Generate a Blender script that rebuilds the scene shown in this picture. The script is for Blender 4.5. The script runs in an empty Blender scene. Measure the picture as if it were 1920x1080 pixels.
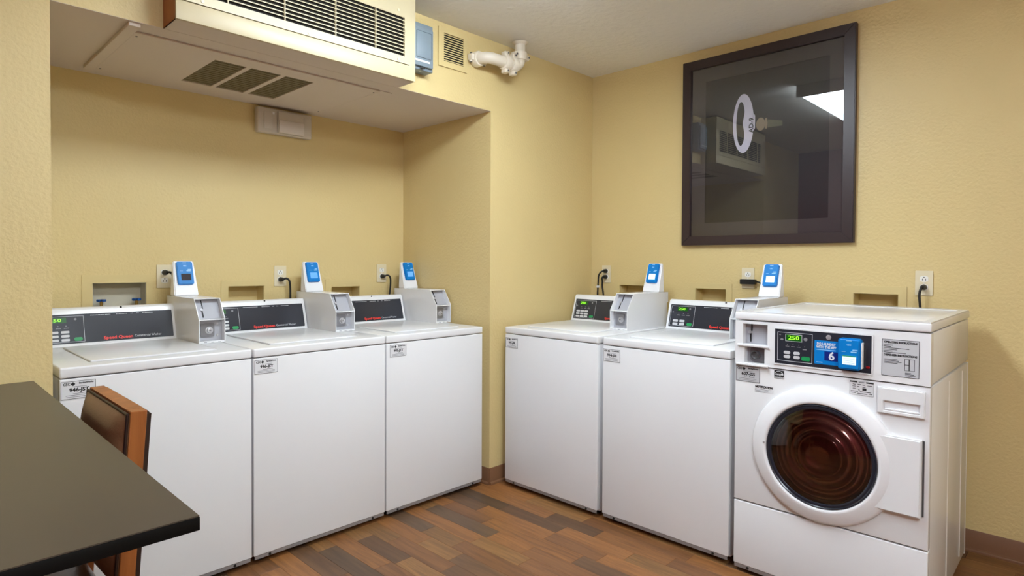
import bpy, bmesh, math, random
from mathutils import Matrix, Vector
random.seed(7)
S = bpy.context.scene
COL = S.collection

# ---------------------------------------------------------------- camera
cam_d = bpy.data.cameras.new('camera')
cam = bpy.data.objects.new('camera', cam_d)
COL.objects.link(cam)
S.camera = cam
YAW, PITCH, ROLL, FPX = 0.7690, -0.0177, 0.0050, 1140.93
_F = Vector((math.cos(YAW) * math.cos(PITCH), math.sin(YAW) * math.cos(PITCH), math.sin(PITCH)))
_R = Vector((math.sin(YAW), -math.cos(YAW), 0))
_U = _R.cross(_F)
_R2 = math.cos(ROLL) * _R + math.sin(ROLL) * _U
_U2 = -math.sin(ROLL) * _R + math.cos(ROLL) * _U
_M = Matrix((_R2, _U2, -_F)).transposed().to_4x4()
_M.translation = (-3.3786, -2.5114, 1.2809)
cam.matrix_world = _M
cam_d.sensor_width = 36.0
cam_d.lens = FPX / 1920 * 36
cam_d.shift_y = -27.77 / 1920
cam_d.clip_start = 0.02

# ---------------------------------------------------------------- world, exposure
W_ = bpy.data.worlds.new('world')
S.world = W_
W_.use_nodes = True
W_.node_tree.nodes['Background'].inputs[0].default_value = (0.9, 0.92, 1.0, 1)
W_.node_tree.nodes['Background'].inputs[1].default_value = 0.3
S.view_settings.view_transform = 'Standard'
S.view_settings.look = 'None'
S.view_settings.gamma = 1
S.view_settings.use_curve_mapping = False
S.view_settings.exposure = 0.69
LAMP = 20.0                             # radiance of the ceiling fixtures' diffusers
LAMP_COL = (0.845, 0.968, 1.075)

# ---------------------------------------------------------------- dimensions (metres)
H = 2.542; HS = 2.141; D = 0.8395
XL, XR = -2.988, -0.963                 # alcove sides
RW, RS = -3.98, -4.9                     # west wall x, south wall y


def lin(c):
    out = []
    for v in c:
        v /= 255.0
        out.append(v / 12.92 if v <= 0.04045 else ((v + 0.055) / 1.055) ** 2.4)
    return (*out, 1.0)


# ---------------------------------------------------------------- materials
def mat(name, col, rough=0.5, metal=0.0, spec=0.5, coat=0.0, emit=None, es=0.0):
    m = bpy.data.materials.new(name)
    m.use_nodes = True
    b = m.node_tree.nodes['Principled BSDF']
    b.inputs['Base Color'].default_value = lin(col)
    b.inputs['Roughness'].default_value = rough
    b.inputs['Metallic'].default_value = metal
    b.inputs['Specular IOR Level'].default_value = spec
    if coat:
        b.inputs['Coat Weight'].default_value = coat
        b.inputs['Coat Roughness'].default_value = 0.05
    if emit:
        b.inputs['Emission Color'].default_value = lin(emit)
        b.inputs['Emission Strength'].default_value = es
    return m


def nodes(m):
    return m.node_tree.nodes, m.node_tree.links, m.node_tree.nodes['Principled BSDF']


def add_bump(m, scale, strength, dist, detail=2.0, mottled=0.0, scale2=3.0):
    n, l, b = nodes(m)
    g = n.new('ShaderNodeNewGeometry')
    t = n.new('ShaderNodeTexNoise')
    t.inputs['Scale'].default_value = scale
    t.inputs['Detail'].default_value = detail
    l.new(g.outputs['Position'], t.inputs['Vector'])
    bp = n.new('ShaderNodeBump')
    bp.inputs['Strength'].default_value = strength
    bp.inputs['Distance'].default_value = dist
    l.new(t.outputs[0], bp.inputs['Height'])
    l.new(bp.outputs[0], b.inputs['Normal'])
    if mottled:
        t2 = n.new('ShaderNodeTexNoise')
        t2.inputs['Scale'].default_value = scale2
        t2.inputs['Detail'].default_value = 3
        l.new(g.outputs['Position'], t2.inputs['Vector'])
        hs = n.new('ShaderNodeHueSaturation')
        hs.inputs['Color'].default_value = b.inputs['Base Color'].default_value
        mr = n.new('ShaderNodeMapRange')
        mr.inputs['To Min'].default_value = 1 - mottled
        mr.inputs['To Max'].default_value = 1 + mottled
        l.new(t2.outputs[0], mr.inputs['Value'])
        l.new(mr.outputs[0], hs.inputs['Value'])
        l.new(hs.outputs[0], b.inputs['Base Color'])
    return m


M = {}
M['wall'] = add_bump(mat('yellow_wall_paint', (218, 196, 141), 0.42, spec=0.4), 75, 0.5, 0.004, 2.5, 0.03, 2.0)
M['trimpaint'] = mat('yellow_trim_paint', (216, 195, 140), 0.4)
M['maroon'] = add_bump(mat('maroon_wall_paint', (116, 30, 44), 0.5), 75, 0.4, 0.004)
M['ceil'] = add_bump(mat('ceiling_paint', (240, 237, 230), 0.7, spec=0.2), 28, 0.5, 0.012, 4, 0.02)
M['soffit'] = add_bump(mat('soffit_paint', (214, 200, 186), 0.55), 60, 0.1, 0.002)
M['base'] = mat('brown_vinyl_base', (122, 86, 60), 0.4)
M['white'] = add_bump(mat('white_enamel', (232, 232, 233), 0.2, spec=0.5), 90, 0.02, 0.001)
M['whitep'] = mat('white_plastic', (236, 236, 238), 0.35)
M['grey'] = mat('grey_steel_lip', (150, 146, 146), 0.45, 0.2)
M['black'] = mat('black_rubber', (18, 17, 17), 0.45)
M['panel'] = mat('charcoal_console_film', (46, 48, 56), 0.24)
M['steel'] = mat('brushed_steel', (196, 196, 200), 0.3, 0.55)
M['dsteel'] = mat('dark_steel', (92, 92, 94), 0.35, 0.4)
M['slot'] = mat('dark_slot', (22, 22, 24), 0.5)
M['silver'] = mat('silver_ink', (200, 202, 208), 0.4)
M['button'] = mat('grey_button', (205, 205, 208), 0.4)
M['green'] = mat('green_button', (30, 150, 84), 0.35)
M['red'] = mat('red_ink', (226, 50, 40), 0.4)
M['ink'] = mat('black_ink', (34, 34, 36), 0.5)
M['greyink'] = mat('grey_ink', (130, 130, 134), 0.5)
M['sticker'] = mat('white_sticker', (226, 226, 228), 0.4)
M['greystick'] = mat('grey_sticker', (196, 197, 200), 0.4)
M['blue'] = mat('blue_plastic', (0, 122, 200), 0.4, spec=0.3)
M['navy'] = mat('navy_ink', (4, 34, 122), 0.4)
M['lightblue'] = mat('pale_blue_ink', (150, 205, 245), 0.4)
M['screen_on'] = mat('lit_screen', (96, 160, 235), 0.2, emit=(110, 165, 245), es=0.25)
M['screen_white'] = mat('white_lit_screen', (220, 245, 250), 0.2, emit=(200, 232, 250), es=0.35)
M['screen_off'] = mat('dark_screen', (46, 36, 40), 0.5, spec=0.2)
M['recess'] = mat('grey_recess_steel', (172, 172, 178), 0.4)
M['lockmetal'] = mat('lock_metal', (140, 140, 146), 0.3, 0.5)
M['paleblock'] = mat('pale_lens', (216, 207, 199), 0.35)
M['display'] = mat('green_display', (10, 60, 10), 0.3, emit=(20, 110, 10), es=0.2)
M['digits'] = mat('green_digits', (150, 255, 60), 0.3, emit=(150, 255, 50), es=0.9)
M['led'] = mat('red_indicator', (150, 20, 25), 0.3)
M['cream'] = mat('cream_metal', (204, 190, 154), 0.38)
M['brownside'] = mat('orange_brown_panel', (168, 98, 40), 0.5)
M['dark'] = mat('dark_interior', (22, 18, 12), 0.8)
M['filter'] = mat('olive_filter_mesh', (116, 104, 74), 0.8)
M['ivory'] = mat('ivory_plate', (226, 214, 184), 0.4)
M['recept'] = mat('white_receptacle', (240, 238, 232), 0.35)
M['boxwhite'] = mat('white_valve_box', (196, 190, 172), 0.5)
M['valve'] = mat('blue_valve_handle', (18, 78, 150), 0.4)
M['brass'] = mat('brass', (170, 140, 80), 0.3, 0.8)
M['bluegrey'] = mat('blue_grey_plastic', (128, 142, 152), 0.4)
M['pipe'] = mat('cream_pipe_paint', (232, 222, 204), 0.35)
M['frame'] = mat('dark_brown_frame', (52, 38, 38), 0.38)
M['mat'] = mat('dark_mat_board', (80, 71, 70), 0.7)
M['print'] = mat('dark_print', (30, 24, 26), 0.6)
M['keywhite'] = mat('key_white_print', (230, 224, 236), 0.6)
M['keybrass'] = mat('key_metal_print', (150, 132, 108), 0.6)
M['keydim'] = mat('key_shaft_print', (96, 92, 70), 0.6)
M['tabletop'] = mat('dark_laminate', (66, 58, 50), 0.32, spec=0.5)
M['tableedge'] = mat('black_edge_band', (9, 8, 8), 0.6, spec=0.15)
M['lens'] = mat('clear_lens', (205, 196, 184), 0.25)
M['lampbody'] = mat('lamp_white_metal', (235, 235, 235), 0.4)
M['lamp'] = mat('lamp_diffuser', (255, 255, 255), 0.5, emit=(255, 255, 255), es=1.0)
_b = M['lamp'].node_tree.nodes['Principled BSDF']
_b.inputs['Emission Color'].default_value = (*LAMP_COL, 1)
_b.inputs['Emission Strength'].default_value = LAMP


def wood(name, c1, c2, rough, sc, ax=(14, 1.2, 14), jitter=0.13):
    m = mat(name, c1, rough)
    n, l, b = nodes(m)
    g = n.new('ShaderNodeNewGeometry')
    oi = n.new('ShaderNodeObjectInfo')
    mp = n.new('ShaderNodeMapping')
    mp.inputs['Scale'].default_value = ax
    l.new(g.outputs['Position'], mp.inputs['Vector'])
    ad = n.new('ShaderNodeVectorMath')
    ad.operation = 'ADD'
    mu = n.new('ShaderNodeMath')
    mu.operation = 'MULTIPLY'
    mu.inputs[1].default_value = 37.0
    l.new(oi.outputs['Random'], mu.inputs[0])
    l.new(mp.outputs[0], ad.inputs[0])
    l.new(mu.outputs[0], ad.inputs[1])
    t = n.new('ShaderNodeTexNoise')
    t.inputs['Scale'].default_value = sc
    t.inputs['Detail'].default_value = 6
    t.inputs['Roughness'].default_value = 0.62
    t.inputs['Distortion'].default_value = 1.4
    l.new(ad.outputs[0], t.inputs['Vector'])
    cr = n.new('ShaderNodeValToRGB')
    cr.color_ramp.elements[0].position = 0.32
    cr.color_ramp.elements[1].position = 0.68
    cr.color_ramp.elements[0].color = lin(c2)
    cr.color_ramp.elements[1].color = lin(c1)
    l.new(t.outputs[0], cr.inputs[0])
    hs = n.new('ShaderNodeHueSaturation')
    mr = n.new('ShaderNodeMapRange')
    mr.inputs['To Min'].default_value = 1 - jitter
    mr.inputs['To Max'].default_value = 1 + jitter
    l.new(oi.outputs['Random'], mr.inputs['Value'])
    l.new(mr.outputs[0], hs.inputs['Value'])
    l.new(cr.outputs[0], hs.inputs['Color'])
    l.new(hs.outputs[0], b.inputs['Base Color'])
    return m


PL = [wood('plank_orange', (154, 103, 56), (116, 74, 40), 0.42, 2.2),
      wood('plank_brown', (136, 91, 53), (102, 66, 38), 0.42, 2.0),
      wood('plank_walnut', (114, 81, 53), (88, 62, 41), 0.42, 2.0),
      wood('plank_grey', (104, 78, 55), (80, 60, 43), 0.42, 1.8),
      wood('plank_tan', (148, 105, 60), (112, 78, 44), 0.42, 2.4)]
M['chairwood'] = wood('chair_wood', (166, 100, 50), (128, 68, 28), 0.35, 2.0, (10, 10, 1.5), 0.0)
M['subfloor'] = mat('subfloor', (30, 20, 14), 0.8)
M['leather'] = add_bump(mat('brown_leather', (124, 86, 60), 0.36, spec=0.5), 160, 0.25, 0.002, 3, 0.12, 9)
M['piping'] = mat('dark_leather_piping', (40, 22, 18), 0.45)

# thin window glass for the picture: clear with a mirror-like surface reflection
m = bpy.data.materials.new('picture_glass')
m.use_nodes = True
n, l = m.node_tree.nodes, m.node_tree.links
n.remove(n['Principled BSDF'])
tr = n.new('ShaderNodeBsdfTransparent')
gl = n.new('ShaderNodeBsdfGlossy')
gl.inputs['Roughness'].default_value = 0.0
fr = n.new('ShaderNodeFresnel')
fr.inputs['IOR'].default_value = 1.62
mx = n.new('ShaderNodeMixShader')
l.new(fr.outputs[0], mx.inputs[0])
l.new(tr.outputs[0], mx.inputs[1])
l.new(gl.outputs[0], mx.inputs[2])
l.new(mx.outputs[0], n['Material Output'].inputs[0])
M['glass'] = m
m = bpy.data.materials.new('tinted_door_glass')
m.use_nodes = True
n, l = m.node_tree.nodes, m.node_tree.links
n.remove(n['Principled BSDF'])
tr = n.new('ShaderNodeBsdfTransparent')
tr.inputs['Color'].default_value = (0.86, 0.76, 0.73, 1)
gl = n.new('ShaderNodeBsdfGlossy')
gl.inputs['Roughness'].default_value = 0.03
fr = n.new('ShaderNodeFresnel')
fr.inputs['IOR'].default_value = 1.75
mx = n.new('ShaderNodeMixShader')
l.new(fr.outputs[0], mx.inputs[0])
l.new(tr.outputs[0], mx.inputs[1])
l.new(gl.outputs[0], mx.inputs[2])
l.new(mx.outputs[0], n['Material Output'].inputs[0])
M['doorglass'] = m
M['bowl'] = mat('reflected_red_bowl', (146, 100, 88), 0.12, metal=0.35, spec=0.8, coat=1.0)  # red-brown colour stands in for the maroon wall reflected in the door
M['gasket'] = mat('blue_black_gasket', (34, 37, 48), 0.22)
M['drum'] = mat('dark_drum', (60, 40, 34), 0.35, 0.5)


# ---------------------------------------------------------------- mesh helpers
def BM():
    return bmesh.new()


def box(bm, x0, x1, y0, y1, z0, z1, bev=0.0, seg=2):
    r = bmesh.ops.create_cube(bm, size=1)
    vs = r['verts']
    for v in vs:
        v.co = Vector((x0 + (v.co.x + .5) * (x1 - x0), y0 + (v.co.y + .5) * (y1 - y0), z0 + (v.co.z + .5) * (z1 - z0)))
    if bev > 0:
        es = list({e for v in vs for e in v.link_edges})
        bmesh.ops.bevel(bm, geom=es, offset=bev, segments=seg, affect='EDGES', profile=0.5)
    return bm


def prism(bm, pts, a0, a1, axis='x'):
    """closed polygon of 2-D points extruded along axis; for x the points are (y, z), for y (x, z), for z (x, y)"""
    def P(p, a):
        return {'x': (a, p[0], p[1]), 'y': (p[0], a, p[1]), 'z': (p[0], p[1], a)}[axis]
    A = [bm.verts.new(P(p, a0)) for p in pts]
    B = [bm.verts.new(P(p, a1)) for p in pts]
    k = len(pts)
    bm.faces.new(A)
    bm.faces.new(B[::-1])
    for i in range(k):
        bm.faces.new((A[i], B[i], B[(i + 1) % k], A[(i + 1) % k]))
    bmesh.ops.recalc_face_normals(bm, faces=bm.faces[:])
    return bm


def rrect(u0, u1, v0, v1, r, seg=4):
    pts = []
    for cx, cy, a in ((u1 - r, v1 - r, 0), (u0 + r, v1 - r, 90), (u0 + r, v0 + r, 180), (u1 - r, v0 + r, 270)):
        for i in range(seg + 1):
            t = math.radians(a + 90 * i / seg)
            pts.append((cx + r * math.cos(t), cy + r * math.sin(t)))
    return pts


def rbox(bm, u0, u1, v0, v1, h0, h1, r=0.004, seg=4):
    return prism(bm, rrect(u0, u1, v0, v1, r, seg), h0, h1, 'z')


def outline(bm, u0, u1, v0, v1, w, h0, h1):
    box(bm, u0, u1, v1 - w, v1, h0, h1)
    box(bm, u0, u1, v0, v0 + w, h0, h1)
    box(bm, u0, u0 + w, v0 + w, v1 - w, h0, h1)
    box(bm, u1 - w, u1, v0 + w, v1 - w, h0, h1)
    return bm


def disc(bm, cu, cv, r, h0, h1, seg=20, rv=None):
    rv = rv or r
    return prism(bm, [(cu + r * math.cos(2 * math.pi * i / seg), cv + rv * math.sin(2 * math.pi * i / seg)) for i in range(seg)], h0, h1, 'z')


def lathe(bm, prof, seg=64, c=(0, 0), close=False):
    """profile of (radius, h) spun about the frame's h axis through c"""
    rings = []
    for r, h in prof:
        if r < 1e-6:
            rings.append([bm.verts.new((c[0], c[1], h))])
        else:
            rings.append([bm.verts.new((c[0] + r * math.cos(2 * math.pi * i / seg), c[1] + r * math.sin(2 * math.pi * i / seg), h)) for i in range(seg)])
    pairs = list(zip(rings, rings[1:]))
    if close:
        pairs.append((rings[-1], rings[0]))
    for a, b in pairs:
        for i in range(seg):
            j = (i + 1) % seg
            if len(a) == 1 and len(b) == 1:
                continue
            if len(a) == 1:
                bm.faces.new((a[0], b[i], b[j]))
            elif len(b) == 1:
                bm.faces.new((a[i], b[0], a[j]))
            else:
                bm.faces.new((a[i], b[i], b[j], a[j]))
    bmesh.ops.recalc_face_normals(bm, faces=bm.faces[:])
    return bm


def smooth_path(pts, k=6):
    P = [Vector(p) for p in pts]
    out = []
    for i in range(len(P) - 1):
        a = P[max(i - 1, 0)]; b = P[i]; c = P[i + 1]; d = P[min(i + 2, len(P) - 1)]
        for j in range(k):
            t = j / k
            out.append(0.5 * (2 * b + (c - a) * t + (2 * a - 5 * b + 4 * c - d) * t * t + (3 * b - a - 3 * c + d) * t ** 3))
    out.append(P[-1])
    return out


def tube(bm, pts, r, seg=8, cap=True):
    rings = []
    up = Vector((0.31, 0.17, 0.93))
    for i, p in enumerate(pts):
        t = (pts[min(i + 1, len(pts) - 1)] - pts[max(i - 1, 0)]).normalized()
        s = t.cross(up).normalized()
        q = s.cross(t).normalized()
        up = q
        rr = r[i] if isinstance(r, (list, tuple)) else r
        rings.append([bm.verts.new(p + rr * (math.cos(2 * math.pi * k / seg) * s + math.sin(2 * math.pi * k / seg) * q)) for k in range(seg)])
    for a, b in zip(rings, rings[1:]):
        for k in range(seg):
            bm.faces.new((a[k], a[(k + 1) % seg], b[(k + 1) % seg], b[k]))
    if cap:
        bm.faces.new(rings[0][::-1])
        bm.faces.new(rings[-1])
    bmesh.ops.recalc_face_normals(bm, faces=bm.faces[:])
    return bm


def plate(bm, u0, u1, v0, v1, holes, h0, h1):
    """slab in the frame's u,v plane between h0 and h1 with rectangular through holes"""
    us = sorted({u0, u1, *[a for q in holes for a in q[:2]]})
    vs = sorted({v0, v1, *[a for q in holes for a in q[2:]]})
    V = {}

    def vert(i, j, k):
        if (i, j, k) not in V:
            V[i, j, k] = bm.verts.new((us[i], vs[j], (h0, h1)[k]))
        return V[i, j, k]

    def solid(i, j):
        if i < 0 or j < 0 or i >= len(us) - 1 or j >= len(vs) - 1:
            return False
        a, b = (us[i] + us[i + 1]) / 2, (vs[j] + vs[j + 1]) / 2
        return not any(q[0] < a < q[1] and q[2] < b < q[3] for q in holes)
    for i in range(len(us) - 1):
        for j in range(len(vs) - 1):
            if not solid(i, j):
                continue
            for k in (0, 1):
                bm.faces.new((vert(i, j, k), vert(i + 1, j, k), vert(i + 1, j + 1, k), vert(i, j + 1, k)))
            for di, dj, e in ((-1, 0, ((i, j), (i, j + 1))), (1, 0, ((i + 1, j), (i + 1, j + 1))), (0, -1, ((i, j), (i + 1, j))), (0, 1, ((i, j + 1), (i + 1, j + 1)))):
                if not solid(i + di, j + dj):
                    (a, b), (c, d) = e
                    bm.faces.new((vert(a, b, 0), vert(c, d, 0), vert(c, d, 1), vert(a, b, 1)))
    bmesh.ops.recalc_face_normals(bm, faces=bm.faces[:])
    return bm


FRONT = Matrix(((1, 0, 0, 0), (0, 0, -1, 0), (0, 1, 0, 0), (0, 0, 0, 1)))      # u = x, v = z, h = -y


def frame(origin, up):
    x = Vector((1, 0, 0))
    u = Vector(up).normalized()
    nn = x.cross(u)
    m_ = Matrix((x, u, nn)).transposed().to_4x4()
    m_.translation = origin
    return m_


CACHE = {}


def mesh_of(bm, name, m_, smooth=None):
    me = bpy.data.meshes.new(name)
    bm.to_mesh(me)
    bm.free()
    me.materials.append(m_)
    if smooth is not None:
        me.shade_smooth()
        try:
            me.set_sharp_from_angle(angle=math.radians(smooth))
        except Exception:
            pass
    return me


def link(name, me, parent=None, mtx=None):
    o = bpy.data.objects.new(name, me)
    COL.objects.link(o)
    if parent is not None:
        o.parent = parent
    if mtx is not None:
        o.matrix_local = mtx
    return o


def obj(name, bm, m_, parent=None, mtx=None, smooth=35, label=None):
    o = link(name, mesh_of(bm, name, m_, smooth), parent, mtx)
    if label:
        o['label'] = label
    return o


def tag(o, label, cat, group=None):
    o['label'] = label
    o['category'] = cat
    if group:
        o['group'] = group
    return o


def thing(name, label, cat, loc=(0, 0, 0), rot=0.0, group=None):
    o = bpy.data.objects.new(name, None)
    COL.objects.link(o)
    o.location = loc
    o.rotation_euler = (0, 0, rot)
    o.empty_display_size = 0.1
    return tag(o, label, cat, group)


def struct(name, bm, m_, mtx=None, smooth=None, parent=None):
    o = link(name, mesh_of(bm, name, m_, smooth), parent, mtx)
    if parent is None:
        o['kind'] = 'structure'
    return o


def text_mesh(s, size, m_, width=None, bold=0.0):
    key = ('text', s, size, m_.name, width, bold)
    if key in CACHE:
        return CACHE[key]
    c = bpy.data.curves.new('lettering', 'FONT')
    c.body = s
    c.size = size
    c.align_x = 'CENTER'
    c.align_y = 'CENTER'
    c.resolution_u = 2
    c.offset = bold
    c.extrude = 0.0002
    o = bpy.data.objects.new('lettering_curve', c)
    COL.objects.link(o)
    bpy.context.view_layer.update()
    dg = bpy.context.evaluated_depsgraph_get()
    me = bpy.data.meshes.new_from_object(o.evaluated_get(dg))
    bpy.data.objects.remove(o)
    bpy.data.curves.remove(c)
    if width:
        xs = [v.co.x for v in me.vertices]
        w = max(xs) - min(xs)
        for v in me.vertices:
            v.co.x *= width / w
    me.materials.clear()
    me.materials.append(m_)
    me.name = 'lettering'
    CACHE[key] = me
    return me


def text(s, size, m_, parent, fr, u, v, h, width=None, bold=0.0, rot=0.0, name='lettering'):
    return link(name, text_mesh(s, size, m_, width, bold), parent, fr @ Matrix.Translation((u, v, h)) @ Matrix.Rotation(rot, 4, 'Z'))


ROT_E = -math.pi / 2          # things on the east wall / facing west

# ================================================================ STRUCTURE
# laundry-box openings (centre u, top v) on the two walls with washers behind
NB = [(-2.597, 1.176, 0.222), (-2.001, 1.146, 0.196), (-1.395, 1.128, 0.196)]
EB = [(0.330, 1.138, 0.196), (0.866, 1.133, 0.192), (1.7205, 1.137, 0.195)]      # u = -y on the east wall
BH = 0.125
nh = [(u - w / 2, u + w / 2, v - BH, v) for u, v, w in NB]
eh = [(u - w / 2, u + w / 2, v - BH, v) for u, v, w in EB]

struct('floor', box(BM(), RW - .1, 0.1, RS - .1, D + .1, -0.12, -0.005), M['subfloor'])
floor_o = bpy.data.objects['floor']
struct('ceiling', box(BM(), RW - .1, 0.1, RS - .1, 0.1, H, H + .1), M['ceil'])
struct('wall_north', plate(BM(), RW, 0.0, -0.005, H, [(XL, XR, -0.005, HS + .0012)], -0.06, 0.0), M['wall'], FRONT)
struct('wall_alcove_back', plate(BM(), XL - .06, XR + .06, -0.005, HS + .1, nh, -D - .1, -D), M['wall'], FRONT)
struct('wall_alcove_east', box(BM(), XR, XR + .06, 0.06, D, -0.005, HS + .1), M['wall'])
struct('wall_alcove_west', box(BM(), XL - .06, XL, 0.06, D, -0.005, HS + .1), M['wall'])
_e = Matrix.Rotation(ROT_E, 4, 'Z')
struct('wall_east', plate(BM(), -0.06, -RS, -0.005, H, eh, -0.1, 0.0), M['wall'], _e @ FRONT)
struct('wall_west', box(BM(), RW - .1, RW, RS, 0.0, -0.005, H), M['maroon'])
struct('wall_south', box(BM(), RW - .1, 0.1, RS - .1, RS, -0.005, H), M['wall'])
struct('ceiling_alcove', plate(BM(), XL, XR, 0.0006, D, [], HS, HS + .08), M['soffit'])

# vinyl cove base: body with a small rounded toe
def cove(L, h=0.095):
    bm = BM()
    prism(bm, [(0, 0), (-0.015, 0), (-0.0155, 0.009), (-0.013, 0.0125), (-0.0055, 0.0155), (-0.004, .020), (-0.004, h - .003), (-0.0015, h), (0, h)], 0, L, 'x')
    return bm


struct('baseboard_north', cove(-XR), M['base'], Matrix.Translation((XR, 0, 0)), 40)
_ba = struct('baseboard_alcove', cove(D - .02), M['base'], Matrix.Translation((XR, D - .02, 0)) @ Matrix.Rotation(-math.pi / 2, 4, 'Z'), 40)
struct('baseboard_east', cove(-RS), M['base'], _e, 40)
struct('baseboard_west', cove(-RS), M['base'], Matrix.Translation((RW, RS, 0)) @ Matrix.Rotation(math.pi / 2, 4, 'Z'), 40)
struct('baseboard_south', cove(-RW), M['base'], Matrix.Translation((0, RS, 0)) @ Matrix.Rotation(math.pi, 4, 'Z'), 40)

# ---- floor planks: strips 88 mm wide running north-south
PW = 0.0885
LEN = [0.22, 0.30, 0.38, 0.46, 0.56]
pm = {}


def plank_mesh(li, mi):
    if (li, mi) not in pm:
        L = LEN[li]
        bm = BM()
        g, c = 0.0004, 0.0007
        a = [bm.verts.new((x, y, 0)) for x, y in ((g + c, g + c), (PW - g - c, g + c), (PW - g - c, L - g - c), (g + c, L - g - c))]
        b = [bm.verts.new((x, y, -c)) for x, y in ((g, g), (PW - g, g), (PW - g, L - g), (g, L - g))]
        d = [bm.verts.new((x, y, -.006)) for x, y in ((g, g), (PW - g, g), (PW - g, L - g), (g, L - g))]
        bm.faces.new(a)
        for q, r in ((a, b), (b, d)):
            for i in range(4):
                bm.faces.new((q[i], r[i], r[(i + 1) % 4], q[(i + 1) % 4]))
        bmesh.ops.recalc_face_normals(bm, faces=bm.faces[:])
        pm[li, mi] = mesh_of(bm, 'plank', PL[mi])
    return pm[li, mi]


far = BM()
x = -0.995 + 12 * PW
xs = []
while x > RW - PW:
    xs.append(x)
    x -= PW
n_planks = 0
for k, x in enumerate(xs):
    if x > 0.02:
        continue
    y = RS - random.random() * 0.5
    last = -1
    ytop = D if x < XR + .1 else 0.06
    while y < ytop:
        li = random.choice([0, 1, 1, 2, 2, 3, 4])
        mi = random.choice([0, 0, 1, 1, 2, 2, 3, 4, 4])
        if mi == last:
            mi = (mi + 1) % 5
        last = mi
        cx, cy = x + PW / 2, y + LEN[li] / 2
        vis = (-2.6 < cx < -0.78 and -1.75 < cy < 0.25) or (cx > -0.4 and -2.8 < cy < -1.95)
        if vis:
            link('plank', plank_mesh(li, mi), floor_o, Matrix.Translation((x, y, 0)))
            n_planks += 1
        else:
            b0 = len(far.verts)
            g = 0.0006
            q = [far.verts.new((x + g, y + g, 0)), far.verts.new((x + PW - g, y + g, 0)), far.verts.new((x + PW - g, y + LEN[li] - g, 0)), far.verts.new((x + g, y + LEN[li] - g, 0))]
            q2 = [far.verts.new((v.co.x, v.co.y, -.006)) for v in q]
            f = far.faces.new(q)
            f.material_index = mi
            for i in range(4):
                f = far.faces.new((q[i], q2[i], q2[(i + 1) % 4], q[(i + 1) % 4]))
                f.material_index = mi
        y += LEN[li]
bmesh.ops.recalc_face_normals(far, faces=far.faces[:])
me = bpy.data.meshes.new('more_planks')
far.to_mesh(me)
far.free()
for p_ in PL:
    me.materials.append(p_)
o = link('more_planks', me, floor_o)
o['kind'] = 'stuff'

# ---- ceiling light fixtures (the nearest one is mirrored in the picture glass)
def ceiling_light(x, y, L, Wd, rot, label):
    t = thing('ceiling_light', label, 'light', (x, y, H), rot)
    obj('housing', box(BM(), -L / 2, L / 2, -Wd / 2 + .05, Wd / 2 - .05, -0.020, 0, 0.004), M['lampbody'], t)
    bm = BM()
    prism(bm, [(-Wd / 2 + .008, -.0205), (-Wd / 2, -.045), (-Wd / 2 + .02, -.072), (-Wd / 2 + .07, -.085), (Wd / 2 - .07, -.085), (Wd / 2 - .02, -.072), (Wd / 2, -.045), (Wd / 2 - .008, -.0205)], -L / 2 + .02, L / 2 - .02, 'x')
    obj('diffuser', bm, M['lamp'], t)
    for s in (-1, 1):
        obj('end_cap', box(BM(), s * L / 2 - .012, s * L / 2 + .012, -Wd / 2, Wd / 2, -0.085, -0.001, 0.005), M['lampbody'], t)
    return t


ceiling_light(-1.80, -1.10, 1.24, 0.32, 0, 'white wraparound ceiling light in front of the alcove')
ceiling_light(-2.95, -3.15, 1.24, 0.32, 0, 'unseen wraparound light added as fill towards the south wall')  # out of view, added to supply the overall brightness
ceiling_light(-3.45, -3.9, 1.24, 0.32, math.pi / 2, 'unseen wraparound light added as fill near the maroon wall')  # second added fill fixture, also out of view

# ---- soffit underside: wood strips, access panel with three filter grilles
struct('trim_1', box(BM(), -2.757, -2.719, 0.012, 0.728, HS - .014, HS, .002), M['soffit'])
struct('trim_2', box(BM(), -1.632, -1.566, 0.10, 0.72, HS - .004, HS, .001), M['soffit'])
SOFF = Matrix(((1, 0, 0, 0), (0, 1, 0, 0), (0, 0, 1, HS), (0, 0, 0, 1)))
t = thing('access_panel', 'painted access panel with three filter grilles under the alcove soffit', 'panel', (-2.17, 0.41, HS))
vents = [(-2.391, -2.257), (-2.236, -2.102), (-2.079, -1.942)]
v0, v1 = 0.203, 0.632
obj('panel', plate(BM(), -2.714 + 2.17, -1.64 + 2.17, 0.10 - .41, 0.738 - .41, [(a + 2.17, b + 2.17, v0 - .41, v1 - .41) for a, b in vents], -0.007, -0.001), M['soffit'], t)
for a, b in vents:
    a += 2.17; b += 2.17
    g = obj('filter_grille', box(BM(), a + .0005, b - .0005, v0 - .41, v1 - .41, -0.003, -0.001), M['filter'], t, label='olive mesh filter')
    bm = BM()
    for i in range(1, 14):
        yy = v0 - .41 + (v1 - v0) * i / 14
        box(bm, a + .001, b - .001, yy - .0012, yy + .0012, -0.0048, -0.003)
    obj('mesh_bars', bm, M['filter'], g)
for sx, sy in ((-.53, -.27), (-.53, .29), (.52, -.27), (.52, .29)):
    obj('screw', disc(BM(), sx, sy, .004, -.009, -.007, 10), M['dsteel'], t)

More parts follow.
